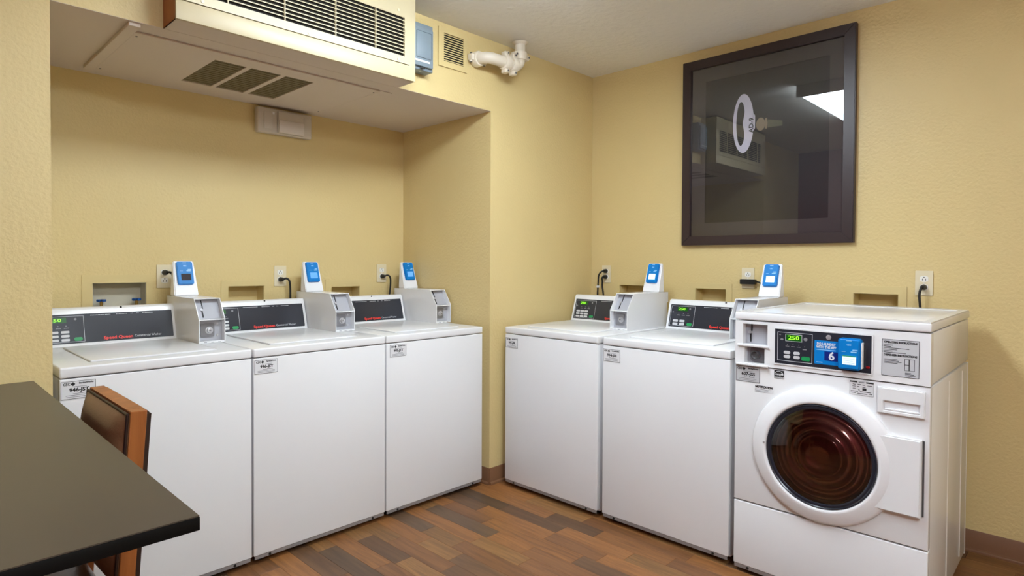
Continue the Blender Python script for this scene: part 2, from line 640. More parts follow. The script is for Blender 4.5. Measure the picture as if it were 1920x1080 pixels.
# ================================================================ WALL-MOUNTED THINGS
# ---- air conditioner on the header above the alcove
AX0, AX1, AY = -2.649, -1.603, -0.143
t = thing('air_conditioner', 'cream through-wall air conditioner with a louvred front above the alcove', 'air conditioner', ((AX0 + AX1) / 2, 0, HS))
ox = (AX0 + AX1) / 2
hw = (AX1 - AX0) / 2
obj('casing', box(BM(), -hw + .003, hw - .001, AY + .012, -.001, 0.002, 0.392), M['dark'], t)
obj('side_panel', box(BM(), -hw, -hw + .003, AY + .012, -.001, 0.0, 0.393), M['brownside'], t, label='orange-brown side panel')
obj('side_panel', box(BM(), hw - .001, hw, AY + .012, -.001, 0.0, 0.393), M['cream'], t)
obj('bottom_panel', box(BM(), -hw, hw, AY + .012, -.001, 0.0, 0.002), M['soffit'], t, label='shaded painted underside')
FR = FRONT.copy()
FR.translation = (0, AY, 0)
gx0, gx1, gz0, gz1 = -2.56 - ox, -1.664 - ox, 2.247 - HS, 2.431 - HS
fp = obj('front_panel', plate(BM(), -hw, hw, 0.0725, 0.393, [(gx0, gx1, gz0, gz1)], -0.012, 0.0), M['cream'], t, FR)
obj('lower_panel', box(BM(), -hw, hw, 0, .069, -0.012, 0.0, .0015), M['cream'], t, FR)
obj('end_strip', box(BM(), 0.489, hw, .0685, .073, -0.012, -0.0003), M['cream'], t, FR)
NS = 11
pitch = (gz1 - gz0) / NS
slat = None
for i in range(NS):
    z = gz0 + pitch * (i + 0.9)
    if slat is None:
        bm2 = BM()
        prism(bm2, [(-.0020, -.001), (.0018, -.001), (.0064, -.010), (.0034, -.010)], gx0, gx1, 'x')
        slat = mesh_of(bm2, 'slat', M['cream'])
    link('slat', slat, t, FR @ Matrix.Translation((0, z, 0)))
for mxp in (-2.47, -2.248, -2.022, -1.822):
    obj('mullion', box(BM(), mxp - ox - .0019, mxp - ox + .0019, gz0, gz1, -.008, .0005), M['cream'], t, FR)
for sx, sz in ((-2.56, .085), (-2.145, .085), (-1.70, .085), (-1.70, .312)):
    obj('screw', disc(BM(), sx - ox, sz, .006, 0, .0025, 14), M['ivory'], t, FR)

# ---- blue-grey electrical box
t = thing('electrical_box', 'blue-grey plastic electrical box beside the louvred wall vent', 'box', (-1.50, 0, 2.236))
obj('housing', box(BM(), -.072, .066, -.065, -.001, 0, .232, .004), M['bluegrey'], t)
d_ = obj('cover', box(BM(), -.064, .056, -.082, -.0655, .014, .205, .005), M['bluegrey'], t)
obj('cover_panel', box(BM(), -.050, .042, -.0845, -.082, .055, .185, .004), M['bluegrey'], t)
obj('label_strip', box(BM(), -.058, .034, -.0835, -.0821, .034, .044, .0005), M['sticker'], t, label='white strip across the cover')
obj('latch', box(BM(), -.022, .002, -.084, -.076, .004, .013, .001), M['ink'], t, label='dark latch')

# ---- small wall vent
t = thing('wall_vent', 'small yellow-painted louvred vent on the wall between the electrical box and the pipe', 'vent', (-1.2515, 0, 2.312))
vh = (-.0635, .0755, .030, .177)
obj('plate', plate(BM(), -.099, .099, 0, .202, [vh], .001, .008), M['trimpaint'], t, FRONT)
obj('duct', box(BM(), vh[0] - .002, vh[1] + .002, vh[2] - .002, vh[3] + .002, .0003, .001), M['dark'], t, FRONT)
sm = None
for i in range(12):
    z = vh[2] + (vh[3] - vh[2]) * (i + .5) / 12
    if sm is None:
        b2 = BM()
        prism(b2, [(-.0030, .007), (.0018, .007), (.0040, .0015), (.0, .0015)], vh[0], vh[1], 'x')
        sm = mesh_of(b2, 'slat', M['trimpaint'])
    link('slat', sm, t, FRONT @ Matrix.Translation((0, z, 0)))

# ---- grooved drain pipe: out of the wall, along it, up through the ceiling
t = thing('drain_pipe', 'cream-painted grooved pipe with bolted couplings running from wall to ceiling', 'pipe', (-1.089, 0, 2.40))
PR = 0.031
YP = -0.095
a = [(0, -.002, 0), (0, -.03, 0)]
pts = [Vector((0, -.001, 0)), Vector((0, YP + .055, 0))]
for i in range(1, 9):
    th = math.pi / 2 * i / 8
    pts.append(Vector((.055 * (1 - math.cos(th)), YP + .055 - .055 * math.sin(th), 0)))
pts += [Vector((.11, YP, 0)), Vector((.155, YP, 0))]
obj('pipe_elbow', tube(BM(), pts, PR, 20), M['pipe'], t, smooth=60)
pts = [Vector((.155, YP, 0)), Vector((.215, YP, 0))]
for i in range(1, 9):
    th = math.pi / 2 * i / 8
    pts.append(Vector((.215 + .05 * math.sin(th), YP, .05 * (1 - math.cos(th)))))
obj('pipe_elbow', tube(BM(), pts, PR, 20), M['pipe'], t, smooth=60)
obj('pipe', tube(BM(), [Vector((.265, YP, .05)), Vector((.265, YP, .1415))], PR - .001, 20), M['pipe'], t, smooth=60)


def coupling(c, axis):
    bm = BM()
    lathe(bm, [(PR - .001, -.022), (PR + .008, -.022), (PR + .011, -.015), (PR + .011, .015), (PR + .008, .022), (PR - .001, .022)], 24)
    for s in (-1, 1):
        box(bm, s * (PR + .016) - .013, s * (PR + .016) + .013, -.018, .018, -.016, .016, .005)
    q = Vector((0, 0, 1)).rotation_difference(Vector(axis)).to_matrix().to_4x4()
    q.translation = c
    k = obj('coupling', bm, M['pipe'], t, q, 40)
    for s in (-1, 1):
        obj('bolt', tube(BM(), [Vector((s * (PR + .018), -.027, 0)), Vector((s * (PR + .018), .027, 0))], .0055, 8), M['dsteel'], k)
        obj('nut', tube(BM(), [Vector((s * (PR + .018), -.025, 0)), Vector((s * (PR + .018), -.0185, 0))], .010, 6), M['pipe'], k, smooth=20)


coupling((0, -.024, 0), (0, -1, 0))
coupling((.145, YP, 0), (1, 0, 0))
coupling((.205, YP, 0), (1, 0, 0))
coupling((.265, YP, .062), (0, 0, 1))
obj('escutcheon', lathe(BM(), [(PR - .001, .128), (PR + .008, .134), (PR + .016, .1405), (PR - .001, .1405)], 24, (.265, YP)), M['pipe'], t, smooth=40)

# ---- emergency light on the alcove back wall
t = thing('emergency_light', 'grey-white emergency light high on the alcove back wall', 'light', (-1.798, D, 1.989))
obj('housing', box(BM(), -.157, .157, -.045, -.001, 0, .137, .006, 3), M['lens'], t)
obj('cover', box(BM(), -.049, .100, -.062, -.0455, .006, .126, .004), M['lens'], t)
obj('lower_lens', box(BM(), -.047, .098, -.072, -.0625, .008, .076, .003), M['paleblock'], t)
for sx in (-.10, .128):
    obj('lamp_head', box(BM(), sx - .024, sx + .024, -.050, -.0455, .020, .115, .002), M['lens'], t)
obj('test_button', box(BM(), -.082, -.064, -.0475, -.0455, .104, .118, .001), M['whitep'], t)

# ---- outlets and cords
def outlet(loc, rot, label, plugged, group='duplex outlets behind the washers'):
    t_ = thing('wall_outlet', label, 'outlet', loc, rot, group)
    obj('cover_plate', rbox(BM(), -.035, .035, -.0575, .0575, .001, .006, .003), M['ivory'], t_, FRONT)
    for s in (1, -1):
        r_ = obj('receptacle', prism(BM(), [(.0165 * max(-1, min(1, 1.25 * math.cos(2 * math.pi * i / 20))), s * .0195 + .0145 * math.sin(2 * math.pi * i / 20)) for i in range(20)], .006, .0078, 'z'), M['recept'], t_, FRONT)
        for dx in (-.0062, .0062):
            obj('slot', box(BM(), dx - .0012, dx + .0012, s * .0195 - .008, s * .0195 + .001, .0078, .0081), M['slot'], r_, Matrix())
        obj('ground_hole', disc(BM(), 0, s * .0195 + .0075, .0026, .0078, .0081, 10), M['slot'], r_, Matrix())
    obj('screw', disc(BM(), 0, 0, .003, .006, .0072, 10), M['recept'], t_, FRONT)
    return t_


OUT = [((-2.406, D, 1.203), 0, 'ivory duplex outlet left of the first card reader, cord in its upper socket'),
       ((-1.8125, D, 1.198), 0, 'ivory duplex outlet in the middle of the alcove wall, lower socket used'),
       ((-1.135, D, 1.207), 0, 'ivory duplex outlet at the right end of the alcove wall'),
       ((0, -.128, 1.207), ROT_E, 'ivory duplex outlet near the room corner with two plugs'),
       ((0, -1.089, 1.200), ROT_E, 'ivory duplex outlet below the picture with a flat black adapter'),
       ((0, -1.920, 1.194), ROT_E, 'ivory duplex outlet above the front-loading washer')]
for a, b, c in OUT:
    outlet(a, b, c, None)


t = thing('power_adapter', 'flat black adapter plugged sideways into the outlet below the picture', 'adapter', OUT[4][0], ROT_E)
obj('body', rbox(BM(), -.034, .050, -.034, -.006, .0083, .034, .004), M['black'], t, FRONT)
obj('cable', tube(BM(), smooth_path([(.046, -.02, .022), (.075, -.024, .026), (.090, -.06, .03), (.092, -.17, .03)], 6), .004, 8), M['black'], t, FRONT, 60)


# ---- recessed washer supply boxes
def supply_box(loc, rot, w, top, fl, fr_, ft, label, inner, valves, group='recessed washer supply boxes'):
    t_ = thing('supply_box', label, 'box', loc, rot, group)
    fb = ft - .20
    obj('frame', plate(BM(), fl, fr_, fb, ft, [(-w / 2 + .001, w / 2 - .001, top - BH + .001, top - .001)], .0005, .005), M['trimpaint'], t_, FRONT)
    bm = BM()
    u, dd, b_ = w / 2 - .001, -.085, top - BH
    box(bm, -u, u, b_ + .001, top - .001, dd - .002, dd)
    box(bm, -u, -u + .002, b_ + .001, top - .001, dd, 0)
    box(bm, u - .002, u, b_ + .001, top - .001, dd, 0)
    box(bm, -u + .002, u - .002, top - .003, top - .001, dd, 0)
    box(bm, -u + .002, u - .002, b_ + .001, b_ + .003, dd, 0)
    obj('shell', bm, inner, t_, FRONT)
    for vx in valves:
        obj('valve_stem', tube(BM(), [Vector((vx, b_ + .004, -.035)), Vector((vx, b_ + .036, -.035))], .007, 10), M['brass'], t_, FRONT)
        bm = BM()
        for i in range(5):
            an = 2 * math.pi * i / 5
            tube(bm, [Vector((vx, b_ + .040, -.035)), Vector((vx + .019 * math.cos(an), b_ + .040, -.035 + .019 * math.sin(an)))], .006, 8)
        lv = lathe(bm, [(0, .034), (.009, .034), (.010, .044), (0, .046)], 12) if False else bm
        obj('valve_handle', bm, M['valve'], t_, FRONT, label='blue spoked valve handle')
    return t_


supply_box((NB[0][0], D, 0), 0, .222, NB[0][1], -.151, .137, 1.213, 'recessed supply box with blue valve handles behind the first washer', M['boxwhite'], (-.068, .078))
supply_box((NB[1][0], D, 0), 0, .196, NB[1][1], -.134, .122, 1.176, 'yellow-painted supply box recess behind the middle alcove washer', M['trimpaint'], ())
supply_box((NB[2][0], D, 0), 0, .196, NB[2][1], -.137, .185, 1.169, 'yellow-painted supply box recess behind the right-hand alcove washer', M['trimpaint'], ())
supply_box((0, -EB[0][0], 0), ROT_E, .196, EB[0][1], -.13, .13, 1.170, 'supply box recess partly behind the corner washer card reader', M['trimpaint'], ())
supply_box((0, -EB[1][0], 0), ROT_E, .192, EB[1][1], -.131, .131, 1.165, 'supply box recess below the picture', M['trimpaint'], ())
supply_box((0, -EB[2][0], 0), ROT_E, .195, EB[2][1], -.1325, .1315, 1.174, 'supply box recess just above the front-loading washer', M['trimpaint'], ())

# ---- framed picture on the east wall
PU, PV0, PV1 = (0.692, 1.6265), 1.388, 2.476
pc = (PU[0] + PU[1]) / 2
t = thing('framed_picture', 'large dark-framed picture of a white key ring behind glass', 'picture', (0, -pc, PV0), ROT_E)
w2 = (PU[1] - PU[0]) / 2
hh = PV1 - PV0
fw = 0.053
for nm, q in (('frame_rail', [(-w2, hh), (w2, hh), (w2 - fw, hh - fw), (-w2 + fw, hh - fw)]), ('frame_rail', [(-w2, 0), (w2, 0), (w2 - fw, fw), (-w2 + fw, fw)]),
              ('frame_stile', [(-w2, 0), (-w2, hh), (-w2 + fw, hh - fw), (-w2 + fw, fw)]), ('frame_stile', [(w2, 0), (w2, hh), (w2 - fw, hh - fw), (w2 - fw, fw)])):
    bm = prism(BM(), q, .001, .034, 'z')
    bmesh.ops.bevel(bm, geom=[e for e in bm.edges if all(v.co.z > .03 for v in e.verts)], offset=.003, segments=2, affect='EDGES')
    obj(nm, bm, M['frame'], t, FRONT)
obj('mat_board', plate(BM(), -w2 + fw, w2 - fw, fw, hh - fw, [(-.33, .343, .130, hh - .130)], .008, .0105), M['mat'], t, FRONT)
pr_ = obj('print', box(BM(), -.335, .348, .125, hh - .125, .004, .0079), M['print'], t, FRONT)
obj('glass', box(BM(), -w2 + fw - .004, w2 - fw + .004, fw - .004, hh - fw + .004, .020, .022), M['glass'], t, FRONT)
# the printed key: a ring with a thick collar side, a metal ball and a shaft that fades out
cu, cv = 1.0535 - pc, 2.068 - PV0
bm = BM()
outer, inner = [], []
for i in range(48):
    an = 2 * math.pi * i / 48
    outer.append((cu + .0595 * math.cos(an), cv + .165 * math.sin(an)))
    iu, iv = cu - .0135 + .0265 * math.cos(an), cv + .123 * math.sin(an)
    if math.cos(an) > 0:
        iu -= .016 * math.exp(-((iv - cv) / .045) ** 2)
    inner.append((iu, iv))
for h_ in (0.0083,):
    A = [bm.verts.new((p[0], p[1], h_)) for p in outer]
    B = [bm.verts.new((p[0], p[1], h_)) for p in inner]
    for i in range(48):
        j = (i + 1) % 48
        bm.faces.new((A[i], A[j], B[j], B[i]))
prism(bm, [(cu + .053, cv - .055), (cu + .066, cv - .035), (cu + .066, cv + .035), (cu + .053, cv + .055)], .0079, .0083, 'z')
obj('key_ring', bm, M['keywhite'], pr_, Matrix(), label='white printed key ring')
obj('key_collar', disc(BM(), cu + .097, cv - .018, .025, .0079, .0083, 24, .036), M['keybrass'], pr_, Matrix(), label='metal ball of the printed key')
obj('key_neck', prism(BM(), [(cu + .121, cv - .045), (cu + .132, cv - .048), (cu + .136, cv - .018), (cu + .132, cv + .012), (cu + .121, cv + .010)], .0079, .0083, 'z'), M['keybrass'], pr_, Matrix())
obj('key_shaft', prism(BM(), [(cu + .136, cv - .042), (cu + .215, cv - .043), (cu + .215, cv - .017), (cu + .136, cv + .002)], .0079, .0082, 'z'), M['keydim'], pr_, Matrix())
text('AD-9', .036, M['ink'], pr_, Matrix(), cu + .046, cv - .016, .0087, rot=math.pi / 2, width=.085, bold=.0006)

# ================================================================ TOP-LOADING WASHERS
WW, WT = 0.6512, 0.914
P0 = Vector((0, .601, .919))
SL = Vector((0, .040, .141))
PANEL = frame(P0, SL)           # console face: u = x, v up the slope, h outward
PLEN = SL.length


def label_plate(parent, number, u0, v0, u1, v1, fr_=FRONT, grey=False):
    lb = obj('number_label', rbox(BM(), u0, u1, v0, v1, .0006, .0012, .004), M['greystick'] if grey else M['sticker'], parent, fr_)
    w, h = u1 - u0, v1 - v0
    I = Matrix()
    obj('border', outline(BM(), u0 + .001, u1 - .001, v0 + .001, v1 - .001, .0013, .0012, .0014), M['ink'], lb, I)
    text('CSC', h * .20, M['ink'], lb, I, u0 + w * .17, v1 - h * .17, .0014, width=w * .20, bold=.0004)
    bm = BM()
    for a_, b_ in ((0, 1), (1, 0), (0, -1), (-1, 0)):
        disc(bm, u0 + w * .345 + a_ * h * .05, v1 - h * .17 + b_ * h * .05, h * .05, .0012, .0015, 10)
    obj('emblem', bm, M['ink'], lb, I)
    text('ServiceWorks', h * .12, M['ink'], lb, I, u0 + w * .72, v1 - h * .14, .0014, width=w * .42, bold=.0004)
    text(number, h * .27, M['ink'], lb, I, u0 + w * .52, v0 + h * .50, .0014, width=w * .56, bold=.0007)
    bm = BM()
    for k, (a_, b_) in enumerate(((.34, .78), (.14, .86), (.14, .86))):
        zz = v0 + h * (.30 - .09 * k)
        box(bm, u0 + w * a_, u0 + w * b_, zz - .0009, zz + .0009, .0012, .00145)
    box(bm, u0 + w * .3, u0 + w * .74, v1 - h * .335, v1 - h * .31, .0012, .00145)
    obj('fine_print', bm, M['greyink'], lb, I)
    return lb


def reader_face(parent, fr_, u0, u1, v0, v1, screen, h=0.0):
    """blue card reader unit on a face frame"""
    w, hh_ = u1 - u0, v1 - v0
    bm = rbox(BM(), u0, u1, v0, v1, h, h + .012, .009, 4)
    bmesh.ops.bevel(bm, geom=[e for e in bm.edges if all(v.co.z > h + .011 for v in e.verts)], offset=.003, segments=2, affect='EDGES')
    q = obj('card_reader', bm, M['blue'], parent, fr_, label='blue card reader')
    return q


def reader_marks(parent, fr_, u0, u1, v0, v1, screen, h):
    w, hh_ = u1 - u0, v1 - v0
    obj('reader_screen', rbox(BM(), u0 + w * .22, u0 + w * .82, v0 + hh_ * .17, v0 + hh_ * .46, h, h + .0006, .0015), screen, parent, fr_, label='screen of the card reader')
    bm = BM()
    rbox(bm, u0 + w * .58, u0 + w * .84, v0 + hh_ * .56, v0 + hh_ * .60, h, h + .0004, .001)
    rbox(bm, u0 + w * .66, u0 + w * .88, v0 + hh_ * .62, v0 + hh_ * .66, h, h + .0004, .001)
    rbox(bm, u0 + w * .38, u0 + w * .62, v0 + hh_ * .925, v0 + hh_ * .95, h, h + .0004, .001)
    rbox(bm, u0 + w * .18, u0 + w * .36, v0 + hh_ * .57, v0 + hh_ * .585, h, h + .0004, .001)
    obj('reader_print', bm, M['lightblue'], parent, fr_)
    text('CSC', hh_ * .07, M['lightblue'], parent, fr_, u0 + w * .5, v0 + hh_ * .80, h + .0003, bold=.0003)


def console_controls(con, variant):
    I = PANEL
    h = .0022
    obj('control_film', rbox(BM(), .016, .538, .008, PLEN - .012, 0, .002, .004), M['panel'], con, PANEL, label='charcoal control film')
    bx = (.022, .190) if variant == 6 else (.022, .178) if variant == 9 else (.022, .165)
    obj('border_line', outline(BM(), bx[0], bx[1], .014, PLEN - .020, .0013, .002, .0025), M['silver'], con, PANEL)
    du = {6: (.058, .128), 9: (.052, .112), 4: (.060, .122)}[variant]
    obj('display', rbox(BM(), du[0], du[1], PLEN - .048, PLEN - .026, .002, .0026, .001), M['display'], con, PANEL, label='green lit price display')
    text('250', .019, M['digits'], con, PANEL, (du[0] + du[1]) / 2 - .004, PLEN - .037, .0029, width=(du[1] - du[0]) * .62, name='digits')
    bm = BM()
    for k in range(3):
        disc(bm, .070 + .028 * k, PLEN - .062, .0022, .002, .0025, 8)
        box(bm, .062 + .028 * k, .080 + .028 * k, PLEN - .073, PLEN - .070, .002, .0025)
    if variant != 6:
        disc(bm, .034, PLEN - .055, .004, .002, .0025, 10)
    disc(bm, bx[1] - .030, PLEN - .034, .005, .002, .0025, 12)
    obj('indicator_print', bm, M['greyink'], con, PANEL)
    if variant == 4:
        cells = [(u, v) for u in (.056, .096) for v in (.042, .024)]
        bw, bh = .030, .013
    else:
        cells = [(u, v) for u in ((.056, .098) if variant == 9 else (.048, .084, .122)) for v in (.058, .041, .024)]
        if variant == 9:
            cells = [(u, v) for u in (.048, .080, .112) for v in (.058, .041, .024)]
        bw, bh = (.027, .011) if variant == 9 else (.029, .0105)
    bme = None
    for u, v in cells:
        if bme is None:
            b2 = BM()
            rbox(b2, -bw / 2, bw / 2, -bh / 2, bh / 2, 0, .0014, .003, 3)
            bme = mesh_of(b2, 'button', M['button'])
        link('button', bme, con, PANEL @ Matrix.Translation((u, v, .002)))
    gx = bx[1] - .022
    obj('start_button', rbox(BM(), gx - .016, gx + .014, .018, .033, .002, .0036, .006), M['green'], con, PANEL, label='green start button')
    text('Speed Queen', .0185, M['red'], con, PANEL, .315, .022, .0023, width=.112, bold=.0007)
    text('Commercial Washer', .0150, M['silver'], con, PANEL, .432, .0225, .0023, width=.108)
    bm = BM()
    for a_, b_ in ((.215, .29), (.312, .352), (.368, .374), (.392, .402), (.416, .456)):
        k = a_
        while k < b_:
            box(bm, k, k + .0035, PLEN - .021, PLEN - .0185, .002, .0024)
            k += .0055
    obj('fine_print', bm, M['silver'], con, PANEL)


def top_load_washer(loc, rot, label, number, cx, variant, screen, lab, cs=.002):
    t_ = thing('washing_machine', label, 'washing machine', loc, rot, 'top-loading coin washers')
    W = WW
    obj('cabinet', box(BM(), .002, W - .002, .0305, .70, .026, .874, .006), M['white'], t_)
    obj('front_panel', box(BM(), .001, W - .001, 0, .030, .0395, .8735, .0025, 3), M['white'], t_)
    bm = BM()
    prism(bm, [(.0012, .0390), (.0055, .0390), (.0055, .0235), (.0030, .0235)], .006, W - .006, 'x')
    lip = obj('toe_strip', bm, M['grey'], t_, label='grey steel lip along the bottom')
    for sx in (.07, W - .07):
        obj('screw', lathe(BM(), [(0, .004), (.005, .003), (.006, 0)], 12), M['black'], lip, frame((sx, .0022, .0305), (0, -.0018, .0155)))
    for sx in (.05, W - .05):
        for sy in (.06, .64):
            obj('foot', lathe(BM(), [(0, 0), (.02, 0), (.02, .012), (.008, .014), (.008, .0255), (0, .0255)], 16, (sx, sy)), M['black'], t_)
    obj('top_deck', box(BM(), 0, W, -.002, .71, .8768, WT, .0065, 4), M['white'], t_)
    bm = box(BM(), .104, .540, .075, .560, WT + .0003, WT + .0065, .0055, 3)
    ld = obj('lid', bm, M['white'], t_)
    # console: a sloped hood along the back
    bm = BM()
    prof = [(.596, WT + .0004), (.600, WT + .003), (.6425, 1.063), (.647, 1.071), (.655, 1.0755), (.668, 1.0765), (.705, 1.074), (.708, 1.070), (.708, WT + .0004)]
    prism(bm, prof, cs, .552, 'x')
    con = obj('console', bm, M['white'], t_, smooth=30)
    console_controls(con, variant)
    obj('screw', lathe(BM(), [(0, .004), (.004, .003), (.005, 0)], 12), M['black'], con, frame((.333, .6465, 1.0705), (0, .6, .8)))
    # coin box
    x0, x1 = cx - .053, cx + .053
    ZT = 1.112
    bm = BM()
    prism(bm, [(.340, WT + .0006), (.340, 1.018), (.398, ZT - .004), (.722, ZT - .004), (.722, WT + .0006)], x0 + .0005, x1 - .0005, 'x')
    cb = obj('coin_box', bm, M['white'], t_, smooth=20)
    side = [(.306, WT + .0006), (.306, 1.022), (.368, ZT), (.735, ZT), (.735, ZT - .06), (.722, ZT - .06), (.722, WT + .0006)]
    for a_, b_ in ((x0 - .003, x0), (x1, x1 + .003)):
        obj('side_plate', prism(BM(), side, a_, b_, 'x'), M['white'], cb)
    obj('top_plate', box(BM(), x0, x1, .366, .735, ZT - .004, ZT, .001), M['white'], cb)
    obj('shelf', box(BM(), x0, x1, .308, .345, 1.017, 1.021, .001), M['white'], cb)
    bl = obj('bottom_lip', box(BM(), x0, x1, .308, .345, WT + .0006, WT + .010, .001), M['white'], cb)
    UF = frame((0, .340, 1.0185), (0, .058, .0895))
    obj('recess_panel', box(BM(), x0 + .001, x1 - .001, .003, .103, .0002, .0009), M['recess'], cb, UF, label='grey steel recess panel')
    bm = BM()
    box(bm, x0 + .032, x0 + .0355, .052, .097, .0005, .004)
    box(bm, x0 + .027, x0 + .0315, .010, .046, .0005, .004)
    obj('coin_slot', bm, M['slot'], cb, UF, label='dark coin slot')
    obj('coin_return', rbox(BM(), x0 + .022, x0 + .033, .043, .054, .0005, .006, .003), M['steel'], cb, UF)
    LF = FRONT.copy()
    LF.translation = (0, .340, 0)
    obj('recess_panel', box(BM(), x0 + .001, x1 - .001, WT + .0105, 1.0165, .0002, .0009), M['recess'], cb, LF, label='grey steel recess panel')
    obj('lock_plate', rbox(BM(), x0 + .014, x0 + .072, WT + .028, WT + .088, .0005, .006, .006), M['lockmetal'], cb, LF)
    obj('lock', lathe(BM(), [(0, .016), (.008, .016), (.010, .015), (.012, .008), (.0165, .007), (.0165, .006)], 20, (x0 + .050, WT + .056)), M['steel'], cb, LF)
    obj('key_hole', box(BM(), x0 + .046, x0 + .055, WT + .0545, WT + .0575, .016, .0165), M['slot'], cb, LF)
    for dz in (.032, .084):
        obj('screw', disc(BM(), x0 + .085, WT + dz, .005, .0005, .004, 12), M['steel'], cb, LF)
    bm = BM()
    for dx in (.025, .055, .085):
        box(bm, x0 + dx - .006, x0 + dx + .006, WT + .0045, WT + .006, 0, .0006)
    L2 = FRONT.copy()
    L2.translation = (0, .308, 0)
    obj('drain_slots', bm, M['slot'], cb, L2)
    # card reader tower on top of the coin box
    tz, tf, tb, tw, tt = ZT + .0004, .628, .694, .054, .046
    th = .166
    bm = BM()
    A = [bm.verts.new(v) for v in ((cx - tw, tf, tz), (cx + tw, tf, tz), (cx + tw, tb, tz), (cx - tw, tb, tz))]
    B = [bm.verts.new(v) for v in ((cx - tt, tb - .014, tz + th), (cx + tt, tb - .014, tz + th), (cx + tt, tb, tz + th), (cx - tt, tb, tz + th))]
    bm.faces.new(A[::-1]); bm.faces.new(B)
    for i in range(4):
        bm.faces.new((A[i], A[(i + 1) % 4], B[(i + 1) % 4], B[i]))
    bmesh.ops.bevel(bm, geom=bm.edges[:], offset=.004, segments=3, affect='EDGES')
    tw_ = obj('reader_tower', bm, M['whitep'], t_)
    TF = frame((cx, tf, tz), (0, tb - .014 - tf, th))
    sl = math.hypot(tb - .014 - tf, th)
    rd = (-.036, .036, sl * .315, sl * .975)
    reader_face(tw_, TF, *rd, screen, .0004)
    reader_marks(tw_, TF, *rd, screen, .0126)
    label_plate(t_, number, *lab)
    return t_


WASH = []
OX = [-2.96724, -2.30966, -1.65208]
YA = 0.0214
WASH.append(top_load_washer((OX[0], YA, 0), 0, 'white top-loading washer nearest the table, its card reader screen dark', '946-JST', .605, 6, M['screen_off'], (.003, .803, .105, .866)))
WASH.append(top_load_washer((OX[1], YA, 0), 0, 'white top-loading washer in the middle of the three in the alcove', '996-JST', .612, 6, M['screen_on'], (.004, .806, .105, .866), .012))
WASH.append(top_load_washer((OX[2], YA, 0), 0, 'white top-loading washer at the right end of the alcove', '995-JZT', .618, 6, M['screen_on'], (.019, .805, .120, .866), .026))
XB = -.9048
YB = [-.06635, -.74689]
WASH.append(top_load_washer((XB, YB[0], 0), ROT_E, 'white top-loading washer in the corner under the pipe', '991-JSL', .563, 9, M['screen_white'], (.005, .797, .100, .854)))
WASH.append(top_load_washer((XB, YB[1], 0), ROT_E, 'white top-loading washer between the corner washer and the front-loader', '994-JSS', .563, 4, M['screen_white'], (.002, .798, .102, .859)))

# ================================================================ FRONT-LOADING WASHER
XC, YC, WC = -.9147, -1.4234, .6811
DC = .815
t = thing('front_load_washer', 'white front-loading washer with a round glass door at the end of the row', 'washing machine', (XC, YC, 0), ROT_E)
WASH.append(t)
obj('cabinet', box(BM(), .003, WC - .003, .0305, DC - .012, .026, .860, .004), M['white'], t)
obj('base_panel', box(BM(), .001, WC - .001, 0, .030, .034, .2975, .003, 3), M['white'], t)
fp = obj('front_panel', box(BM(), .001, WC - .001, 0, .030, .3035, .8615, .003, 3), M['white'], t)
bm = BM()
prism(bm, [(.0012, .0335), (.0070, .0335), (.0070, .0175), (.0032, .0175)], .005, WC - .005, 'x')
lip = obj('toe_strip', bm, M['grey'], t, label='grey steel lip along the bottom')
for sx in (.06, WC - .06):
    obj('screw', lathe(BM(), [(0, .004), (.005, .003), (.006, 0)], 12), M['black'], lip, frame((sx, .0024, .0250), (0, -.002, .016)))
for sx in (.05, WC - .05):
    for sy in (.07, .72):
        obj('foot', lathe(BM(), [(0, 0), (.02, 0), (.02, .014), (.008, .016), (.008, .0255), (0, .0255)], 16, (sx, sy)), M['black'], t)
SIDE = Matrix(((0, 0, 1, WC - .003), (1, 0, 0, 0), (0, 1, 0, 0), (0, 0, 0, 1)))       # u = y, v = z, h = +x
sp = obj('side_panel', box(BM(), .032, DC - .014, .03, .858, 0, .0018, .001), M['white'], t, SIDE)
for u in (.352, .655):
    obj('rib', prism(BM(), [(u - .006, .0018), (u, .0042), (u + .006, .0018)], .06, .84, 'y'), M['white'], sp, Matrix())
obj('rear_flange', box(BM(), .002, WC - .0005, DC - .0115, DC, .02, .858, .002), M['white'], t)
# control head with two coin recesses
hd = obj('control_head', plate(BM(), .001, WC - .001, .8665, 1.0465, [(.033, .133, .952, 1.035), (.040, .122, .876, .941)], -.034, 0.004), M['white'], t, FRONT, smooth=20)
obj('head_body', box(BM(), .003, WC - .003, .0345, DC - .004, .8665, 1.0465, .003), M['white'], t)
obj('coin_panel', box(BM(), .0335, .1325, .9525, 1.0345, -.028, -.024), M['recess'], t, FRONT)
bm = BM()
box(bm, .058, .0615, 1.004, 1.0335, -.024, -.018)
box(bm, .054, .0575, .960, .996, -.024, -.018)
obj('coin_slot', bm, M['slot'], t, FRONT, label='dark coin slot')
obj('coin_return', rbox(BM(), .047, .060, .994, 1.004, -.024, -.014, .003), M['steel'], t, FRONT)
obj('lock_recess', box(BM(), .0405, .1215, .8765, .9405, -.033, -.026), M['recess'], t, FRONT)
obj('lock_plate', rbox(BM(), .055, .113, .880, .938, -.026, -.019, .012), M['lockmetal'], t, FRONT)
obj('lock', lathe(BM(), [(0, -.010), (.010, -.010), (.013, -.008), (.0145, -.004), (.0175, -.005), (.0195, -.019)], 24, (.078, .908)), M['dsteel'], t, FRONT)
obj('coin_shelf', box(BM(), .012, .141, .942, .9515, .0045, .012, .003), M['white'], t, FRONT)
obj('coin_tray', box(BM(), .006, .140, .8635, .873, .0045, .014, .004), M['white'], t, FRONT)
